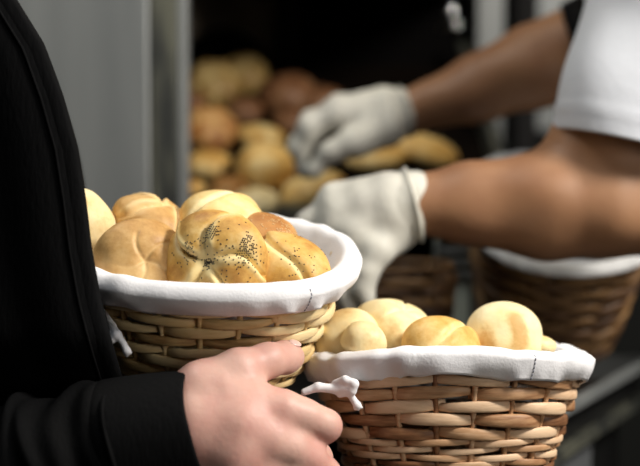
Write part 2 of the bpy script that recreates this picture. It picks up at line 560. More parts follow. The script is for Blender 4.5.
L = {}
o, q = roll('bread_roll', 'pale torn-sided roll peeping out beside the black jacket', 80, 224, 1.16, 35, 'smooth', 'cream', 11, (40, 50, 10), (1, 1, .85), group=G_L)
o, q = roll('bread_roll', 'tan roll with puckered navel at the front left of the held basket', 141, 264, 1.128, 45, 'crease', 'tan', 4, (78, 0, 17), (1.05, .98, .66), group=G_L)
o, q = roll('bread_roll', 'tan star roll at the back of the held basket behind the puckered roll', 152, 229, 1.20, 42, 'kaiser', 'tan', 23, (28, 8, 70), (1, 1, .70), group=G_L)
o, q = roll('bread_roll', 'smooth golden roll highest in the held basket behind the poppy seed roll', 222, 225, 1.20, 42, 'split', 'light', 3, (20, 10, 25), (1.05, .95, .78), group=G_L)
o, q = roll('bread_roll', 'star-cut roll sprinkled with black poppy seeds at the front', 217, 264, 1.125, 51, 'kaiser', 'gold', 2, (82, 0, -12), (1.02, 1.0, .74), group=G_L)
Ri = np.array(o.rotation_euler.to_matrix()).T
def wd(x, y, z): return tuple(Ri @ np.array([x, y, z], float))
seeds(o, q, 'poppy_seeds', M['poppy'], 400, [(wd(-.16, -.72, .66), .10), (wd(-.02, -.66, .74), .07), (wd(.64, -.72, .22), .13), (wd(.62, -.62, .45), .08), (wd(.66, -.7, .25), .10), (wd(-.18, -.97, .12), .06), (wd(.5, -.8, .3), .26), (wd(-.62, -.7, .35), .14), (wd(.1, -.9, .3), .42)],
      .2, .00095, 4, 'tiny black poppy seeds')
o, q = roll('bread_roll', 'brown sesame roll half hidden behind the poppy seed roll', 267, 238, 1.18, 29, 'smooth', 'brown', 9, (25, 15, 0), (1.05, 1, .75), group=G_L)
seeds(o, q, 'sesame_seeds', M['sesame'], 90, [((.2, -.1, 1), .5), ((.8, -.2, .6), .3)], .3, .0011, 8, 'pale sesame seeds')
o, q = roll('bread_roll', 'golden split roll at the right end of the held basket', 288, 271, 1.14, 41, 'split', 'gold', 8, (38, 22, -20), (1.08, .95, .72), group=G_L)
seeds(o, q, 'poppy_seeds', M['poppy'], 42, [((.2, .2, 1), .5), ((.6, -.2, .7), .4)], .3, .0009, 12, 'few black poppy seeds')

# ================================================================== RIGHT BASKET
G_R = 'rolls in the standing basket'
STAND_Z = .960
h_r = .1165
rows_r = [.0030] * 6 + [.0056] * 6
rc = P(447, 470, 1.2); rc[2] = STAND_Z
stand_b, lin_r = basket('wicker_basket', 'wicker basket with white liner standing below and right of the held basket', (rc[0], 1.19, STAND_Z), (math.radians(-3), 0, 0),
                        .118, .082, h_r, .72, 18, rows_r, M['wick_r'], M['cloth'], saddle=.012, seed=9, fold=1.3, thk=(.84, 1.06), drop=.0195, dish=.040, seam=5.22, gap=1.04, lift=.005,
                        group='two front baskets of rolls')
d = 1.125
tie(stand_b, [[(P(304, 392, d), .004), (P(318, 387, d), .0055), (P(335, 389, d), .0055), (P(349, 388, d - .003), .0075)],
              [(P(335, 383, d), .004), (P(345, 380, d - .004), .005), (P(354, 384, d - .006), .0055), (P(352, 391, d - .005), .005), (P(340, 394, d), .0045)],
              [(P(347, 391, d), .004), (P(353, 399, d - .003), .0035), (P(357, 405, d - .004), .005)],
              [(P(357, 405, d - .004), .003), (P(354, 411, d - .004), .0008)], [(P(357, 405, d - .004), .003), (P(359, 411, d - .004), .0008)],
              [(P(357, 405, d - .004), .003), (P(363, 408, d - .004), .0008)]])
roll('bread_roll', 'pale pinkish roll at the left end of the standing basket', 346, 342, 1.19, 34, 'smooth', 'cream', 31, (15, -20, 0), (1.05, 1, .86), group=G_R)
roll('bread_roll', 'large cream star roll highest in the standing basket', 393, 334, 1.22, 43, 'crease', 'cream', 6, (24, 16, 30), (1.02, 1, .76), group=G_R)
roll('bread_roll', 'small cream knob of a roll in front of the cream star roll', 363, 342, 1.158, 23, 'smooth', 'cream', 33, (10, 10, 0), (1, .9, .9), group=G_R)
roll('bread_roll', 'golden folded roll in the middle of the standing basket', 441, 354, 1.165, 40, 'split', 'gold', 14, (48, 0, 35), (1.06, 1, .86), group=G_R)
roll('bread_roll', 'large pale roll with brown patch at the right of the standing basket', 503, 341, 1.20, 39, 'patch', 'cream', 18, (72, 0, -4), (1.04, 1, .80), group=G_R)
roll('bread_roll', 'edge of a pale roll at the far right end of the standing basket', 538, 345, 1.20, 15, 'smooth', 'cream', 37, (0, 10, 0), (1.2, 1, .7), group=G_R)

# stand under the right basket
st = thing('steel_stand', 'narrow steel stand under the right-hand wicker basket', 'stand', (rc[0] - .005, 1.15, 0))
x0, x1, y0, y1 = rc[0] - .082, rc[0] + .075, 1.02, 1.255
MB().box(x0, x1, y0, y1, STAND_Z - .02, STAND_Z).build('tabletop', M['steel_dk'], st, bevel=.003)
for sx in (x0 + .012, x1 - .012):
    for sy in (y0 + .012, y1 - .012):
        MB().box(sx - .01, sx + .01, sy - .01, sy + .01, 0, STAND_Z - .02).build('leg', M['steel_dk'], st)

# ================================================================== PERSON WITH BASKET
p1 = thing('person', 'person in black jacket holding a wicker basket with one bare hand', 'person', (-.38, 1.33, 0))
wrist = P(150, 432, 1.06)
hand = [
    [(P(258, 414, 1.066), .022), (P(252, 438, 1.060), .024), (P(242, 464, 1.060), .023)],
    [(P(228, 396, 1.060), .020), (P(250, 392, 1.062), .0135)],
    [(P(95, 447, 1.065), .030), (P(150, 432, 1.062), .028), (P(200, 425, 1.06), .030)],
    [(P(200, 420, 1.06), .030), (P(240, 412, 1.060), .0225), (P(283, 411, 1.060), .015)],
    [(P(200, 428, 1.056), .030), (P(240, 430, 1.052), .0245), (P(272, 441, 1.052), .016)],
    [(P(200, 440, 1.056), .030), (P(235, 455, 1.050), .0245), (P(262, 470, 1.055), .016)],
    [(P(190, 450, 1.06), .028), (P(220, 475, 1.058), .0225), (P(245, 497, 1.06), .0145)],
    # thumb, laid along the wall of the basket
    [(P(165, 418, 1.065), .024), (P(203, 389, 1.066), .0215), (P(238, 370, 1.072), .0158), (P(268, 360.5, 1.088), .0130), (P(285, 357.5, 1.108), .0122), (P(292, 357, 1.118), .0104)],
    # index .. little, curled away under the base
    [(P(283, 411, 1.060), .015), (P(305, 417, 1.064), .0124), (P(325, 426, 1.072), .0119), (P(318, 424, 1.104), .0102), (P(294, 410, 1.134), .0088)],
    [(P(272, 441, 1.052), .016), (P(292, 449, 1.056), .0126), (P(310, 460, 1.064), .0119), (P(306, 446, 1.108), .0102), (P(272, 412, 1.140), .0088)],
    [(P(262, 470, 1.055), .016), (P(290, 472, 1.062), .0124), (P(325, 474, 1.075), .0112), (P(318, 458, 1.112), .0102), (P(276, 424, 1.136), .0088)],
    [(P(245, 497, 1.06), .0145), (P(275, 505, 1.068), .0113), (P(297, 508, 1.078), .0098), (P(290, 490, 1.106), .0088), (P(266, 462, 1.12), .0078)],
]
sh = np.array([-.46, 1.14, 1.40]); el = P(-85, 505, 1.07)
body1 = hand + [[(P(95, 447, 1.065), .030), (P(20, 475, 1.07), .040), (el, .044)], [(el, .044), ((sh + el) / 2, .05), (sh, .06)],
                [(sh, .06), (np.array([-.47, 1.33, 1.43]), .06), (np.array([-.46, 1.49, 1.40]), .05)],
                [(np.array([-.50, 1.33, 1.52]), .06), (np.array([-.48, 1.33, 1.36]), .09), (np.array([-.42, 1.33, 1.15]), .12), (np.array([-.40, 1.33, .95]), .12)]]
v, f = sdf_mesh(body1, .0024, .010)
b1 = link('body', v, f, M['skin'], p1)
# thumbnail
c = P(288, 357.2, 1.111)
aX = P(292, 357, 1.118) - P(280, 358.5, 1.101); aX /= np.linalg.norm(aX)
nrm = np.array([.25, -.45, .86]); nrm -= (nrm @ aX) * aX; nrm /= np.linalg.norm(nrm); c = np.array(BVHT.FromPolygons([Vector(q) for q in v], f.tolist()).ray_cast(Vector(c + nrm * .04), Vector(-nrm))[0]) + nrm * .0002; aY = np.cross(nrm, aX)
nv = [c + x * .0068 * aX + y * .0052 * aY + z * .0018 * nrm for x, y, z in (DIR_LO * (1 + 0 * DIR_LO))]
link('thumbnail', nv, FACE_LO, M['nail'], b1)

def loft(sections, n=48, wrinkle=None):
    """sections: (centre, axis_u, axis_v, ru, rv, exponent)"""
    V = []
    a = np.linspace(0, 2 * PI, n, endpoint=False)
    for (c, u, w, ru, rv, e) in sections:
        x, y = sup(a, e)
        V.append(np.asarray(c) + np.outer(x * ru, u) + np.outer(y * rv, w))
    V = np.concatenate(V); k = len(sections)
    F = [(i * n + j, i * n + (j + 1) % n, (i + 1) * n + (j + 1) % n, (i + 1) * n + j) for i in range(k - 1) for j in range(n)]
    return V, F

def interp_sections(keys, m):
    """keys: list of tuples of arrays -> m smooth samples"""
    k = len(keys); t = np.linspace(0, k - 1, m); out = []
    arr = np.array([np.concatenate([np.atleast_1d(np.asarray(x, float)) for x in kk]) for kk in keys])
    for tt in t:
        i = min(int(tt), k - 2); u = tt - i
        p0, p1_, p2, p3 = arr[max(i - 1, 0)], arr[i], arr[i + 1], arr[min(i + 2, k - 1)]
        out.append(.5 * ((2 * p1_) + (-p0 + p2) * u + (2 * p0 - 5 * p1_ + 4 * p2 - p3) * u * u + (-p0 + 3 * p1_ - 3 * p2 + p3) * u ** 3))
    return np.array(out)

# jacket torso: front outline follows the person's chest and belly in profile
TD = 1.30
prof = [(-140, -95), (-60, -38), (0, 14), (50, 45), (100, 63), (150, 77), (200, 85), (250, 91), (300, 100), (350, 113), (400, 128), (470, 140), (560, 146)]
secs = []
for py, px in prof:
    fr = P(px - 16, py, TD)
    sx = .155 if py > 0 else .155 - .0003 * (-py)
    secs.append((np.array([fr[0] - sx, 1.33, fr[2]]), np.array([sx, .215 - (.0006 * max(0, -py)), 0])))
keys = [(c, s[:2]) for c, s in secs]
A = interp_sections(keys, 90)
V, F = loft([(r[:3], np.array([1., 0, 0]), np.array([0, 1., 0]), r[3], r[4], 2.3) for r in A], 96)
cen = V.copy()
ang_ = np.arctan2(V[:, 1] - 1.33, V[:, 0] + .38)
low = np.clip((1.25 - V[:, 2]) / .3, 0, 1)
V[:, 0] += (.0035 * waves(V * [1, 1, .35], 3, 40)) * (.4 + low) * (np.cos(ang_) < .9)
V[:, 1] += .006 * np.sin(9 * ang_ + 3 * V[:, 2]) * low * (np.abs(np.sin(ang_)) > .2)
jt = link('jacket', V, F, M['black'], p1)
md = jt.modifiers.new('solid', 'SOLIDIFY'); md.thickness = .003
# open front panel of the jacket, hanging on the near side of the basket
pxs = [q[1] for q in prof]; pys = [q[0] for q in prof]
FL = []
nu = 26
for py in np.linspace(-130, 455, 70):
    dd = 1.066 + .05 * smooth01(np.array(py), 330., 430.)
    e = P(np.interp(py, pys, pxs), py, float(dd))
    for u in np.linspace(0, 1, nu):
        x = e[0] - .20 * u
        y = e[1] - .006 * math.sin(PI * min(1, u * 3)) + .03 * u * u + .0035 * math.sin(14 * u + .012 * py) * u * smooth01(np.array(py), 60., 300.)
        FL.append((x, y, e[2]))
F = [(i_ * nu + j_, i_ * nu + j_ + 1, (i_ + 1) * nu + j_ + 1, (i_ + 1) * nu + j_) for i_ in range(69) for j_ in range(nu - 1)]
fp = link('front_panel', FL, F, M['black'], jt)
md = fp.modifiers.new('solid', 'SOLIDIFY'); md.thickness = .004; md.offset = 0
edge = [np.array(FL[i_ * nu]) for i_ in range(70)]
pl = MB(); pl.tube([p + [-.009, -.001, 0] for p in edge], .0105, 10, flat=.38, upv=(1, 0, .1))
pl.build('placket', M['black'], jt, True)
pl = MB(); pl.tube([p + np.array([-.016, -.007, 0]) for p in edge], .0012, 6)
pl.build('edge_seam', M['black'], jt, True)
TD = 1.128
for (bx, by) in ((34, 55), (76, 196)):
    v, f = sdf_mesh([[(P(bx, by, TD - .063), .003), (P(bx + 2, by + 5, TD - .063), .003)]], .001, .002)
    link('button', v, f, M['button'], jt)

# sleeve with folds, then the cuff
ks = [(sh + [0, 0, .02], .085), ((sh * .5 + el * .5) + [-.015, 0, 0], .08), (el + [-.01, 0, -.0], .075), (P(20, 478, 1.07), .062), (P(75, 459, 1.067), .056), (P(128, 447, 1.063), .052)]
S = interp_sections([(c, r) for c, r in ks], 110)
tan = np.gradient(S[:, :3], axis=0); tan /= np.linalg.norm(tan, axis=1)[:, None]
sec = []
for r, t in zip(S, tan):
    u = np.cross(t, [0, 1, 0]); u /= np.linalg.norm(u); w = np.cross(t, u)
    sec.append((r[:3], u, w, r[3], r[3], 2))
V, F = loft(sec, 72)
cc = np.repeat(S[:, :3], 72, 0); rad = V - cc; rl = np.linalg.norm(rad, axis=1)[:, None]
ss = np.repeat(np.linspace(0, 1, 110), 72); aa = np.tile(np.linspace(0, 2 * PI, 72, endpoint=False), 110)
fold = .0035 * np.sin(ss * 52 + 1.8 * np.sin(aa + 1) + 1.3 * np.sin(2 * aa)) * np.sin(ss * 17 + aa) * np.clip((ss - .35) * 4, 0, 1) + .004 * np.sin(ss * 27 + 2.4 * np.sin(aa + 2))
V = V + rad / rl * fold[:, None]
sl = link('jacket_sleeve', V, F, M['black'], p1)
md = sl.modifiers.new('solid', 'SOLIDIFY'); md.thickness = .003
ks = [(P(112, 450, 1.064), .055), (P(120, 448, 1.063), .0565), (P(140, 444, 1.062), .0550), (P(175, 435, 1.060), .0510), (P(196, 430, 1.058), .0475), (P(201, 429, 1.058), .0465), (P(199, 429, 1.058), .0440), (P(175, 435, 1.060), .045)]
t = P(190, 430, 1.058) - P(112, 450, 1.064); t /= np.linalg.norm(t)
u = np.cross(t, [0, 1, 0]); u /= np.linalg.norm(u); w = np.cross(t, u)
V, F = loft([(r[:3], u, w, r[3], r[3] * .92, 2) for r in interp_sections([(c, r) for c, r in ks], 40)], 64)
V += (.0012 * waves(V, 8, 90))[:, None] * np.array([.3, .3, 1])
link('cuff', V, F, M['black'], sl)

# ================================================================== BAKER
p2 = thing('person', 'baker in white t-shirt reaching left with both arms in latex gloves', 'person', (.72, 1.70, 0))
ND, FD = 1.45, 1.80
g_near = [
    [(P(412, 205, ND), .0365), (P(395, 211, ND), .038), (P(370, 214, ND), .036)],
    [(P(385, 205, ND), .034), (P(338, 203, 1.46), .0215)],
    [(P(385, 212, ND), .034), (P(343, 217, 1.445), .022)],
    [(P(385, 222, ND), .033), (P(355, 235, 1.435), .022)],
    [(P(390, 228, ND), .030), (P(376, 250, 1.425), .018)],
    [(P(338, 203, 1.46), .0215), (P(311, 224, 1.46), .0145), (P(303, 252, 1.455), .012), (P(306, 270, 1.45), .0105)],
    [(P(343, 217, 1.445), .022), (P(322, 246, 1.44), .0145), (P(317, 276, 1.44), .012), (P(325, 296, 1.44), .0105)],
    [(P(355, 235, 1.435), .022), (P(344, 266, 1.43), .014), (P(342, 290, 1.43), .0115), (P(349, 304, 1.43), .0105)],
    [(P(376, 250, 1.425), .018), (P(366, 272, 1.42), .0125), (P(362, 288, 1.42), .0105), (P(366, 299, 1.42), .0095)],
    [(P(385, 200, 1.48), .028), (P(345, 214, 1.50), .018), (P(326, 242, 1.50), .014), (P(322, 262, 1.50), .0115)],
]
g_far = [
    [(P(405, 113, FD), .0315), (P(388, 116, FD), .034), (P(370, 119, FD), .034)],
    [(P(380, 116, FD), .034), (P(338, 113, 1.785), .0215)],
    [(P(380, 116, FD), .034), (P(340, 110, 1.81), .022)],
    [(P(380, 118, FD), .034), (P(342, 112, 1.835), .022)],
    [(P(382, 122, FD), .030), (P(348, 120, 1.86), .018)],
    [(P(338, 113, 1.785), .0215), (P(309, 128, 1.78), .0145), (P(299, 150, 1.79), .012), (P(306, 171, 1.795), .0105)],
    [(P(340, 110, 1.81), .022), (P(311, 122, 1.82), .0145), (P(298, 146, 1.825), .012), (P(304, 168, 1.825), .0105)],
    [(P(342, 112, 1.835), .022), (P(314, 122, 1.85), .014), (P(302, 142, 1.855), .0115), (P(308, 162, 1.855), .0105)],
    [(P(348, 120, 1.86), .018), (P(322, 126, 1.88), .0125), (P(312, 142, 1.885), .0105), (P(315, 156, 1.885), .0095)],
    [(P(385, 128, 1.78), .028), (P(352, 143, 1.765), .019), (P(331, 153, 1.765), .0145), (P(314, 170, 1.775), .0115)],
]
n_el = P(648, 204, ND); n_sh = np.array([.52, 1.50, 1.50])
f_el = P(625, 32, 1.78); f_sh = np.array([.60, 1.90, 1.50])
arm_n = [[(P(412, 205, ND), .034), (P(470, 203, ND), .0435), (P(545, 205, ND), .0590), (P(606, 200, ND), .0625), (n_el, .052)],
         [(n_el, .054), (P(614, 128, 1.455), .058), (P(675, -10, 1.48), .058), (n_sh, .075)]]
arm_n.append([(P(568, 186, 1.45), .050), (P(606, 140, 1.452), .056)])
arm_f = [[(P(405, 113, FD), .029), (P(475, 90, FD), .044), (P(530, 69, FD), .055), (P(575, 52, FD), .058), (f_el, .052)], [(f_el, .052), ((f_el + f_sh) / 2, .055), (f_sh, .075)]]
trunk = [[(n_sh, .075), (np.array([.68, 1.70, 1.52]), .10), (f_sh, .075)],
         [(np.array([.66, 1.70, 1.62]), .06), (np.array([.70, 1.70, 1.40]), .13), (np.array([.76, 1.70, 1.15]), .14), (np.array([.78, 1.70, .95]), .14)]]
gn_in = [[(p, r - .009) for p, r in ch] for ch in g_near]
gf_in = [[(p, r - .008) for p, r in ch] for ch in g_far]
v, f = sdf_mesh(arm_n + arm_f + trunk + gn_in + gf_in, .0042, .012,
                extra=lambda g: .0022 * np.sin(g[:, 0] * 38 + 20 * g[:, 2]) * np.sin(g[:, 2] * 60 + 1))
b2 = link('body', v, f, M['skin2'], p2)

def glove(chains, cuff_pts, lab):
    v, f = sdf_mesh(chains, .0026, .010, extra=lambda g: .0012 * waves(g, 5, 110, 8))
    o = link('glove', v, f, M['glove'], p2)
    o['label'] = lab
    (c0, r0_), (c1, r1_) = cuff_pts
    t = c1 - c0; L_ = np.linalg.norm(t); t /= L_
    u = np.cross(t, [0, 1, 0]); u /= np.linalg.norm(u); w = np.cross(t, u)
    S = []
    for s, r in ((-.5, r0_ - .002), (0, r0_), (.5, (r0_ + r1_) / 2), (.85, r1_), (.95, r1_ + .002), (1.0, r1_ + .0035), (1.06, r1_ + .0025), (1.08, r1_), (1.05, r1_ - .003), (.6, r1_ - .004)):
        S.append((c0 + t * L_ * s, u, w, r, r, 2))
    V, F = loft(S, 48)
    V += (.0014 * waves(V, 17, 100))[:, None] * w
    link('cuff', V, F, M['glove'], o)
glove(g_near, ((P(388, 211, ND), .0385), (P(413, 205, ND), .0395)), 'white latex glove on the near hand')
glove(g_far, ((P(388, 117, FD), .0345), (P(406, 112, FD), .0335)), 'white latex glove on the far hand')

# t-shirt: near sleeve, far sleeve, torso
def sleeve(keys, tilt_vec=None, name='shirt_sleeve'):
    S = interp_sections(keys, 50)
    tan = np.gradient(S[:, :3], axis=0); tan /= np.linalg.norm(tan, axis=1)[:, None]
    sec = []
    for r, t in zip(S, tan):
        u = np.cross(t, [0, 1, 0]); u /= np.linalg.norm(u); w = np.cross(t, u)
        sec.append((r[:3], u, w, r[3], r[4], 2))
    V, F = loft(sec, 72)
    cc = np.repeat(S[:, :3], 72, 0); rad = V - cc; rl = np.linalg.norm(rad, axis=1)[:, None]
    ss = np.repeat(np.linspace(0, 1, 50), 72); aa = np.tile(np.linspace(0, 2 * PI, 72, endpoint=False), 50)
    fo = .006 * np.sin(7 * ss + 3 * aa) * np.sin(PI * ss) + .004 * waves(V * [1, 1, .5], 6, 48) * (1 - .5 * ss) + .0016 * (np.abs(ss - .9) < .012)
    V = V + rad / rl * fo[:, None]
    o = link(name, V, F, M['shirt'], p2)
    md = o.modifiers.new('solid', 'SOLIDIFY'); md.thickness = .003; md.offset = 0
    return o
sleeve([(n_sh + [.06, .05, .02], .10, .10), (P(715, -95, 1.52), .088, .09), (P(672, -25, 1.48), .078, .085), (P(652, 45, 1.46), .077, .086), (P(637, 100, 1.45), .081, .090), (P(625, 147, 1.45), .0790, .090)])
o = sleeve([(f_sh + [.05, -.06, .02], .10, .10), ((f_el * .3 + f_sh * .7), .085, .085), ((f_el * .75 + f_sh * .25), .078, .078), (f_el, .076, .076), (P(602, 40, 1.785), .074, .074)])
V, F = loft([(c, u, w, ru, rv, 2) for c, u, w, ru, rv in [
    (P(600, 41, 1.785), *(lambda t: (lambda u: (u, np.cross(t, u)))(np.cross(t, [0, 1, 0]) / np.linalg.norm(np.cross(t, [0, 1, 0]))))((P(575, 52, 1.8) - f_el) / np.linalg.norm(P(575, 52, 1.8) - f_el)), .069, .069),
    (P(578, 50, 1.79), *(lambda t: (lambda u: (u, np.cross(t, u)))(np.cross(t, [0, 1, 0]) / np.linalg.norm(np.cross(t, [0, 1, 0]))))((P(575, 52, 1.8) - f_el) / np.linalg.norm(P(575, 52, 1.8) - f_el)), .066, .066)]], 48)
o = link('elbow_band', V, F, M['black'], p2); o['label'] = 'black band around the far elbow'  # plain black band between far sleeve and forearm
md = o.modifiers.new('solid', 'SOLIDIFY'); md.thickness = .003
tk = [(np.array([.68, 1.70, 1.60]), .08, .10), (np.array([.685, 1.70, 1.53]), .13, .23), (np.array([.70, 1.70, 1.40]), .155, .24), (np.array([.76, 1.70, 1.20]), .165, .22), (np.array([.79, 1.70, .95]), .17, .21)]
S = interp_sections(tk, 50)
V, F = loft([(r[:3], np.array([1., 0, 0]), np.array([0, 1., 0]), r[3], r[4], 2.2) for r in S], 72)
V[:, 0] += .004 * waves(V, 21, 30)
o = link('t_shirt', V, F, M['shirt'], p2)

# ================================================================== COUNTER AND THE BAKER'S BASKETS
CZ = .963
ct = thing('counter', 'black-topped counter with steel edge in front of the baker', 'counter', (.2, 1.8, 0))
e_d = np.array([.46, .888]); e_n = np.array([.888, -.46])
A0 = np.array([.205, 1.37]); B0 = A0 + e_d * .56
poly = [(-.05, 1.37), tuple(A0), tuple(B0), (-.16, B0[1])]
MB().prism(poly, CZ - .012, CZ).build('top', M['counter_top'], ct)
def wallstrip(p, q, n, t0, t1, z0, z1):
    return [tuple(p + n * t0), tuple(q + n * t0), tuple(q + n * t1), tuple(p + n * t1)], z0, z1
MB().prism(*wallstrip(A0, B0, e_n, 0, .012, CZ - .012, CZ + .001)).build('edge_trim', M['steel'], ct, bevel=.002)
MB().prism(*wallstrip(A0, B0, e_n, -.03, -.012, CZ - .055, CZ - .012)).build('apron', M['counter_top'], ct)
MB().prism(*wallstrip(A0, B0, e_n, -.012, .003, CZ - .066, CZ - .056)).build('lower_trim', M['steel_dk'], ct)
MB().prism(*wallstrip(A0, A0 + e_d * .35, e_n, -.04, -.02, .1, CZ - .06)).build('side_panel', M['panel'], ct)
MB().prism(*wallstrip(A0 + e_d * .37, B0, e_n, -.06, -.04, .1, CZ - .06)).build('side_panel', M['counter_top'], ct)
MB().prism([(-.03, 1.39), tuple(A0 + np.array([-.04, .02])), tuple(B0 + np.array([-.08, -.02])), (-.14, B0[1] - .02)], 0, CZ - .056).build('carcass', M['counter_top'], ct)

rows_d = [.0045] * 4 + [.006] * 8
tl = math.radians(32)
c = P(560, 209, 1.69)
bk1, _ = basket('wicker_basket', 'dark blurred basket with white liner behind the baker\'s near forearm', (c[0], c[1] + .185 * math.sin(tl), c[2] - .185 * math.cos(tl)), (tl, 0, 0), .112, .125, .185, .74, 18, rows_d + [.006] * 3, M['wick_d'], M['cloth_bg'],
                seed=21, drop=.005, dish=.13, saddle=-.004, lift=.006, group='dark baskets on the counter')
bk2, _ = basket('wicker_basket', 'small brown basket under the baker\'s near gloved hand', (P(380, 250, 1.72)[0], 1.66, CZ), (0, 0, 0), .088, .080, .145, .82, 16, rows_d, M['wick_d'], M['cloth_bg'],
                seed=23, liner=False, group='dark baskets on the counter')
# grey slatted crate between the two
cr = thing('steel_crate', 'greenish grey slatted crate between the two dark baskets', 'crate', (.2, 1.82, CZ))
x0, x1 = P(437, 260, 1.80)[0], P(470, 260, 1.80)[0]
z1 = P(440, 236, 1.80)[2]
MB().box(x0, x1, 1.80, 1.815, P(0, 283, 1.80)[2], z1).build('front_panel', M['steel_lt'], cr, bevel=.002)
for yy in (250, 262, 274):
    zc = P(0, yy, 1.80)[2]
    MB().box(x0 - .002, x1 + .002, 1.794, 1.800, zc - .004, zc + .004).build('slat', M['steel'], cr)
MB().box(x0, x0 + .02, 1.80, 1.86, CZ, z1).build('side', M['steel_lt'], cr)
MB().box(x1 - .03, x1, 1.80, 1.86, CZ, z1).build('side', M['steel_lt'], cr)
MB().box(x0, x1, 1.855, 1.86, CZ, z1).build('back', M['counter_top'], cr)

# ================================================================== BREAD BIN
def zplane(y): return 1.188 + (y - 1.9) * .382 - .04
bn = thing('bread_bin', 'dark sloping bread bin heaped with rolls in front of the oven', 'bin', (.03, 2.25, 0))
yb0, yb1 = 1.925, 2.60
xb0, xb1 = -.262, P(478, 200, 2.25)[0]
def slab(x0, x1, y0, y1, t0, t1):
    return [(x, y, zplane(y) + t) for t in (t0, t1) for x, y in ((x0, y0), (x1, y0), (x1, y1), (x0, y1))], \
           [(3, 2, 1, 0), (4, 5, 6, 7), (0, 1, 5, 4), (1, 2, 6, 5), (2, 3, 7, 6), (3, 0, 4, 7)]
mb = MB(); mb.add(*slab(xb0, xb1, yb0, yb1, -.02, 0)); mb.build('board', M['wood'], bn)
mb = MB(); mb.add(*slab(xb0 - .015, xb0, yb0, yb1, -.02, .05)); mb.build('side_rail', M['steel_dk'], bn)
mb = MB(); mb.add(*slab(xb1, xb1 + .015, yb0, yb1, -.02, .05)); mb.build('side_rail', M['steel_dk'], bn)
mb = MB(); mb.add(*slab(xb0, xb1, yb0 - .012, yb0, -.02, .015)); mb.build('front_rail', M['steel_dk'], bn)
for x in (xb0 + .02, xb1 - .02):
    for y in (yb0 + .33, yb1 - .05):
        MB().box(x - .015, x + .015, y - .015, y + .015, 0, zplane(y) - .02).build('leg', M['steel_dk'], bn)

G_B = 'rolls heaped in the bread bin'
def bin_roll(label, px, py, rpx, style, m, seed, rot=(0, 0, 0), asp=(1, 1, .75), up=0.0):
    d = 2.1
    for _ in range(30):                                   # find where the roll lies on the sloping board
        r = rpx * d / FPX
        dirv = FWD + RT * (px - 320) / FPX + UP * (233 - py) / FPX
        # z(d) = zplane(y(d)) + h
        hgt = r * asp[2] * .80 + up
        # CAM.z + d*dz = 1.148 + (d*dy-1.9)*.382 + hgt
        d = (1.148 - 1.9 * .382 + hgt - CAM[2]) / (dirv[2] - dirv[1] * .382)
    return roll('bread_roll', label, px, py, d, rpx, style, m, seed, (20.9 + rot[0], rot[1], rot[2]), asp, hi=False, group=G_B)
bin_roll('golden star roll in the top row of the bread bin, nearest the grey post', 212, 87, 27, 'kaiser', 'shaded_gold', 41, (30, 0, 0))
bin_roll('golden roll at the top of the bread bin, right of the star roll', 243, 77, 25, 'split', 'shaded_gold', 42, (25, 0, 0))
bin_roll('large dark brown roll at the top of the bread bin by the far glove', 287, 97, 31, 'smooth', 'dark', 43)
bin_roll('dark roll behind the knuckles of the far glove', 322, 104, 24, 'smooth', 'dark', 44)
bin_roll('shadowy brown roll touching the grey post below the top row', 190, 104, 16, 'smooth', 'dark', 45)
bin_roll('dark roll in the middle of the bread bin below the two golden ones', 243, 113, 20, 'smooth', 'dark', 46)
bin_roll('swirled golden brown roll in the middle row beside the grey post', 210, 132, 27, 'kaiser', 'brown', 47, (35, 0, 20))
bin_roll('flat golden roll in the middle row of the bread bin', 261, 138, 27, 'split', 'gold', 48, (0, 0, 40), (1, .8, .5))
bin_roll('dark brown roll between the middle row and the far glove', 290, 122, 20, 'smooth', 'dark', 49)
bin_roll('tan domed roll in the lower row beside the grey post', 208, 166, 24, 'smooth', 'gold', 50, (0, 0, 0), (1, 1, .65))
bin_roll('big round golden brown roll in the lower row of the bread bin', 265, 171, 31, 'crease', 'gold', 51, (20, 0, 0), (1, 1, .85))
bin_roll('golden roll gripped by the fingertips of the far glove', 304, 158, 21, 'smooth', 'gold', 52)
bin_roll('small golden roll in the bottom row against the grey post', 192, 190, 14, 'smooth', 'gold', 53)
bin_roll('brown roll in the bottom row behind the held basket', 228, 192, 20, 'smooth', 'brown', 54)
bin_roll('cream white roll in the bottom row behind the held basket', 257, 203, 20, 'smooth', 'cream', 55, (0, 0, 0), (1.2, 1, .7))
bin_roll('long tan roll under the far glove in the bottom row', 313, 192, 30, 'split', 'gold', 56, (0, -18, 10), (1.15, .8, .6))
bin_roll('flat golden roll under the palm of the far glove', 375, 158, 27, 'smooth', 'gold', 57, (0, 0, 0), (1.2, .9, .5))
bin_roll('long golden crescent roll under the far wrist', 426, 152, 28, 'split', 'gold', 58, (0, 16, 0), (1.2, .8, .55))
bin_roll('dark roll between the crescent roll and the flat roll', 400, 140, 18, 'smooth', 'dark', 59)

# ================================================================== STEEL CABINET, OVEN, FAR PANELS
cb = thing('steel_cabinet', 'tall grey steel cabinet behind the held basket at the left', 'cabinet', (-.45, 1.88, 0))
yC = 1.85
xa, xb_, xc = P(-160, 100, yC)[0], P(150, 100, yC)[0], P(187, 100, yC)[0]
MB().box(xa, xb_, yC, yC + .02, .1, 2.1).build('door', M['steel'], cb, bevel=.004)
MB().box(xb_ + .002, xc - .012, yC + .006, yC + .05, 0, 2.12).build('corner_post', M['steel_dk'], cb, bevel=.003)
MB().box(xc - .012, xc, yC + .004, yC + .056, 0, 2.12).build('post_edge', M['steel'], cb, bevel=.002)

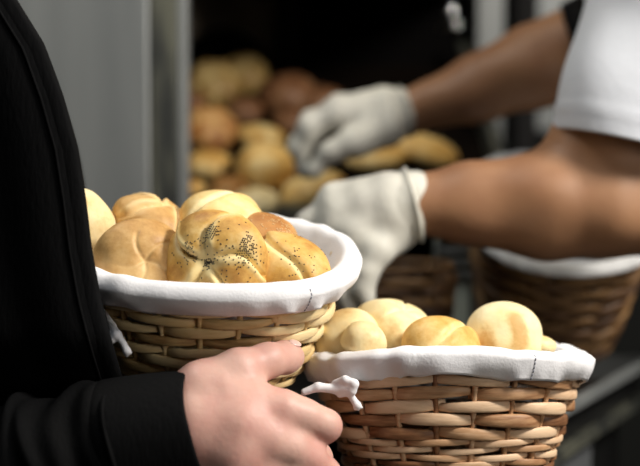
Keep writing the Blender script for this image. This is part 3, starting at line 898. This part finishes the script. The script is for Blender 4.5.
yO = 2.68
ov = thing('brick_oven', 'dark plastered oven with arched mouth behind the bread bin', 'oven', (-.1, yO + .3, 0))
ox0, ox1 = P(170, 60, yO)[0], P(296, 60, yO)[0]
ac = P(222, 75, yO); ar = 47 * yO / FPX
n = 24
arc = [(ac[0] + ar * math.cos(t), ac[2] + ar * math.sin(t)) for t in np.linspace(0, PI, n)]
zt = 2.3
vf, ff = [], []
outl = []
for (x, z) in arc: vf.append((x, yO, z))
for i, (x, z) in enumerate(arc):
    t = i / (n - 1)
    vf.append((ox1 + (ox0 - ox1) * t, yO, zt))
for i in range(n - 1): ff.append((i, i + 1, n + i + 1, n + i))
b0 = len(vf)
vf += [(arc[0][0], yO, 0), (ox1, yO, 0), (ox0, yO, 0), (arc[-1][0], yO, 0)]
ff += [(b0, 0, n, b0 + 1), (n - 1, b0 + 3, b0 + 2, 2 * n - 1)]
o = link('facade', vf, ff, M['brick'], ov, False)
md = o.modifiers.new('solid', 'SOLIDIFY'); md.thickness = .08; md.offset = 1
MB().box(ox0, ox1, yO + .12, yO + .15, 0, 2.3).build('oven_chamber', M['soot'], ov)
mb = MB()
mb.tube([(ox1 - .02, yO - .03, z) for z in (.0, 1.2, 2.3)], .017, 10)
mb.build('flue_pipe', M['soot'], ov, True)

bo = thing('black_oven', 'black enamelled oven with chrome knob and handle behind the far arm', 'oven', (.13, yO + .3, 0))
hx0, hx1 = P(297, 60, yO)[0], P(476, 60, yO)[0]
MB().box(hx0, hx1, yO - .01, yO + .4, 0, 2.2).build('front', M['enamel'], bo, bevel=.005)
kc = P(451, 11, yO - .03)
mb = MB(); mb.tube([kc + [0, .03, 0], kc + [0, .012, 0], kc, kc + [0, -.004, 0]], [.008, .011, .014, .008], 20, upv=(0, 0, 1)); mb.build('knob', M['chrome'], bo, True)
mb = MB(); mb.tube([P(437, 27, yO - .03), P(455, 26, yO - .03), P(470, 24, yO - .03)], .008, 10); mb.build('handle', M['chrome'], bo, True)
MB().box(-.27, .285, 2.06, yO - .02, 1.56, 1.62).build('unseen_shade', M['soot'], ov, bevel=.004)  # slab added above the view to shade the upper rows of rolls

# shelf upright and stack at the right of the bin
sp = thing('shelf_post', 'greenish grey steel post right of the black oven', 'post', (P(489, 60, 2.62)[0], 2.62, 0))
MB().box(P(476, 60, 2.6)[0], P(503, 60, 2.6)[0], 2.6, 2.66, 0, 2.3).build('upright', M['steel'], sp, bevel=.003)
sh_ = thing('shelf_bracket', 'small ochre upright with light rail beyond the crescent roll', 'bracket', (P(465, 150, 2.45)[0], 2.45, 1.0))
MB().box(P(462, 150, 2.45)[0], P(474, 150, 2.45)[0], 2.45, 2.46, 0.0, P(0, 128, 2.45)[2]).build('upright', mat('ochre_paint', (.30, .17, .04), .6), sh_)
MB().box(P(436, 150, 2.44)[0], P(462, 150, 2.44)[0], 2.44, 2.45, P(0, 141, 2.44)[2], P(0, 136, 2.44)[2]).build('rail', M['steel_lt'], sh_)

# ------------------------------------------------------------------ room
def struct(o):
    o['kind'] = 'structure'; return o
struct(MB().box(-2, 2.2, -1.5, 3.3, -.05, 0).build('floor', M['floor']))
struct(MB().box(-2, 2.2, -1.5, 3.3, 2.8, 2.85).build('ceiling', M['ceil']))
struct(MB().box(-2, 2.2, 3.2, 3.3, 0, 2.8).build('wall_back', M['wallp']))
struct(MB().box(-2.1, -2, -1.5, 3.3, 0, 2.8).build('wall_left', M['wallp']))
struct(MB().box(2.2, 2.3, -1.5, 3.3, 0, 2.8).build('wall_right', M['wallp']))
struct(MB().box(-2, 2.2, -1.6, -1.5, 0, 2.8).build('wall_front', M['wallp']))
tr = struct(MB().box(P(515, 0, 3.1)[0], P(537, 0, 3.1)[0], 3.1, 3.2, 0, 2.8).build('trim_1', M['soot']))
tr = struct(MB().box(P(538, 0, 3.1)[0], P(640, 0, 3.1)[0], 3.12, 3.2, 1.3, 2.8).build('trim_2', M['steel']))

# ------------------------------------------------------------------ lights
def area(name, loc, target, size, power, color=(1, 1, 1), size_y=None):
    l = bpy.data.lights.new(name, 'AREA')
    l.energy = power; l.color = color; l.size = size
    if size_y:
        l.shape = 'RECTANGLE'; l.size_y = size_y
    o = bpy.data.objects.new(name, l); COL.objects.link(o)
    o.location = loc
    o.rotation_euler = (Vector(target) - Vector(loc)).to_track_quat('-Z', 'Y').to_euler()
    return o
area('overhead_light', (1.15, .70, 2.12), (.05, 1.2, 1.0), .36, 29, (1, .95, .87))
area('low_fill', (1.35, -.05, 1.45), (.1, 1.25, 1.02), .6, 5.5, (1, .95, .88))  # low fill added to brighten the basket fronts, no fixture there
area('overhead_light', (.2, .5, 2.7), (.05, 1.2, 1.0), .8, 4.5, (.88, .93, 1))  # soft cool fill added from above for the front of the scene
area('overhead_light', (.15, 1.55, 2.7), (.1, 1.8, 1.0), .5, 4.5, (1, .84, .62))
area('overhead_light', (-.65, 1.25, 2.6), (-.5, 2.0, 1.2), .5, 8, (.97, 1, .97))  # added to light the grey cabinet door
w = bpy.data.worlds.new('world'); scn.world = w; w.use_nodes = True
w.node_tree.nodes['Background'].inputs[0].default_value = (.8, .85, 1, 1)
w.node_tree.nodes['Background'].inputs[1].default_value = .012

scn.view_settings.view_transform = 'Standard'
scn.view_settings.look = 'None'
scn.view_settings.exposure = 0.3
scn.view_settings.gamma = 1
scn.view_settings.use_curve_mapping = False
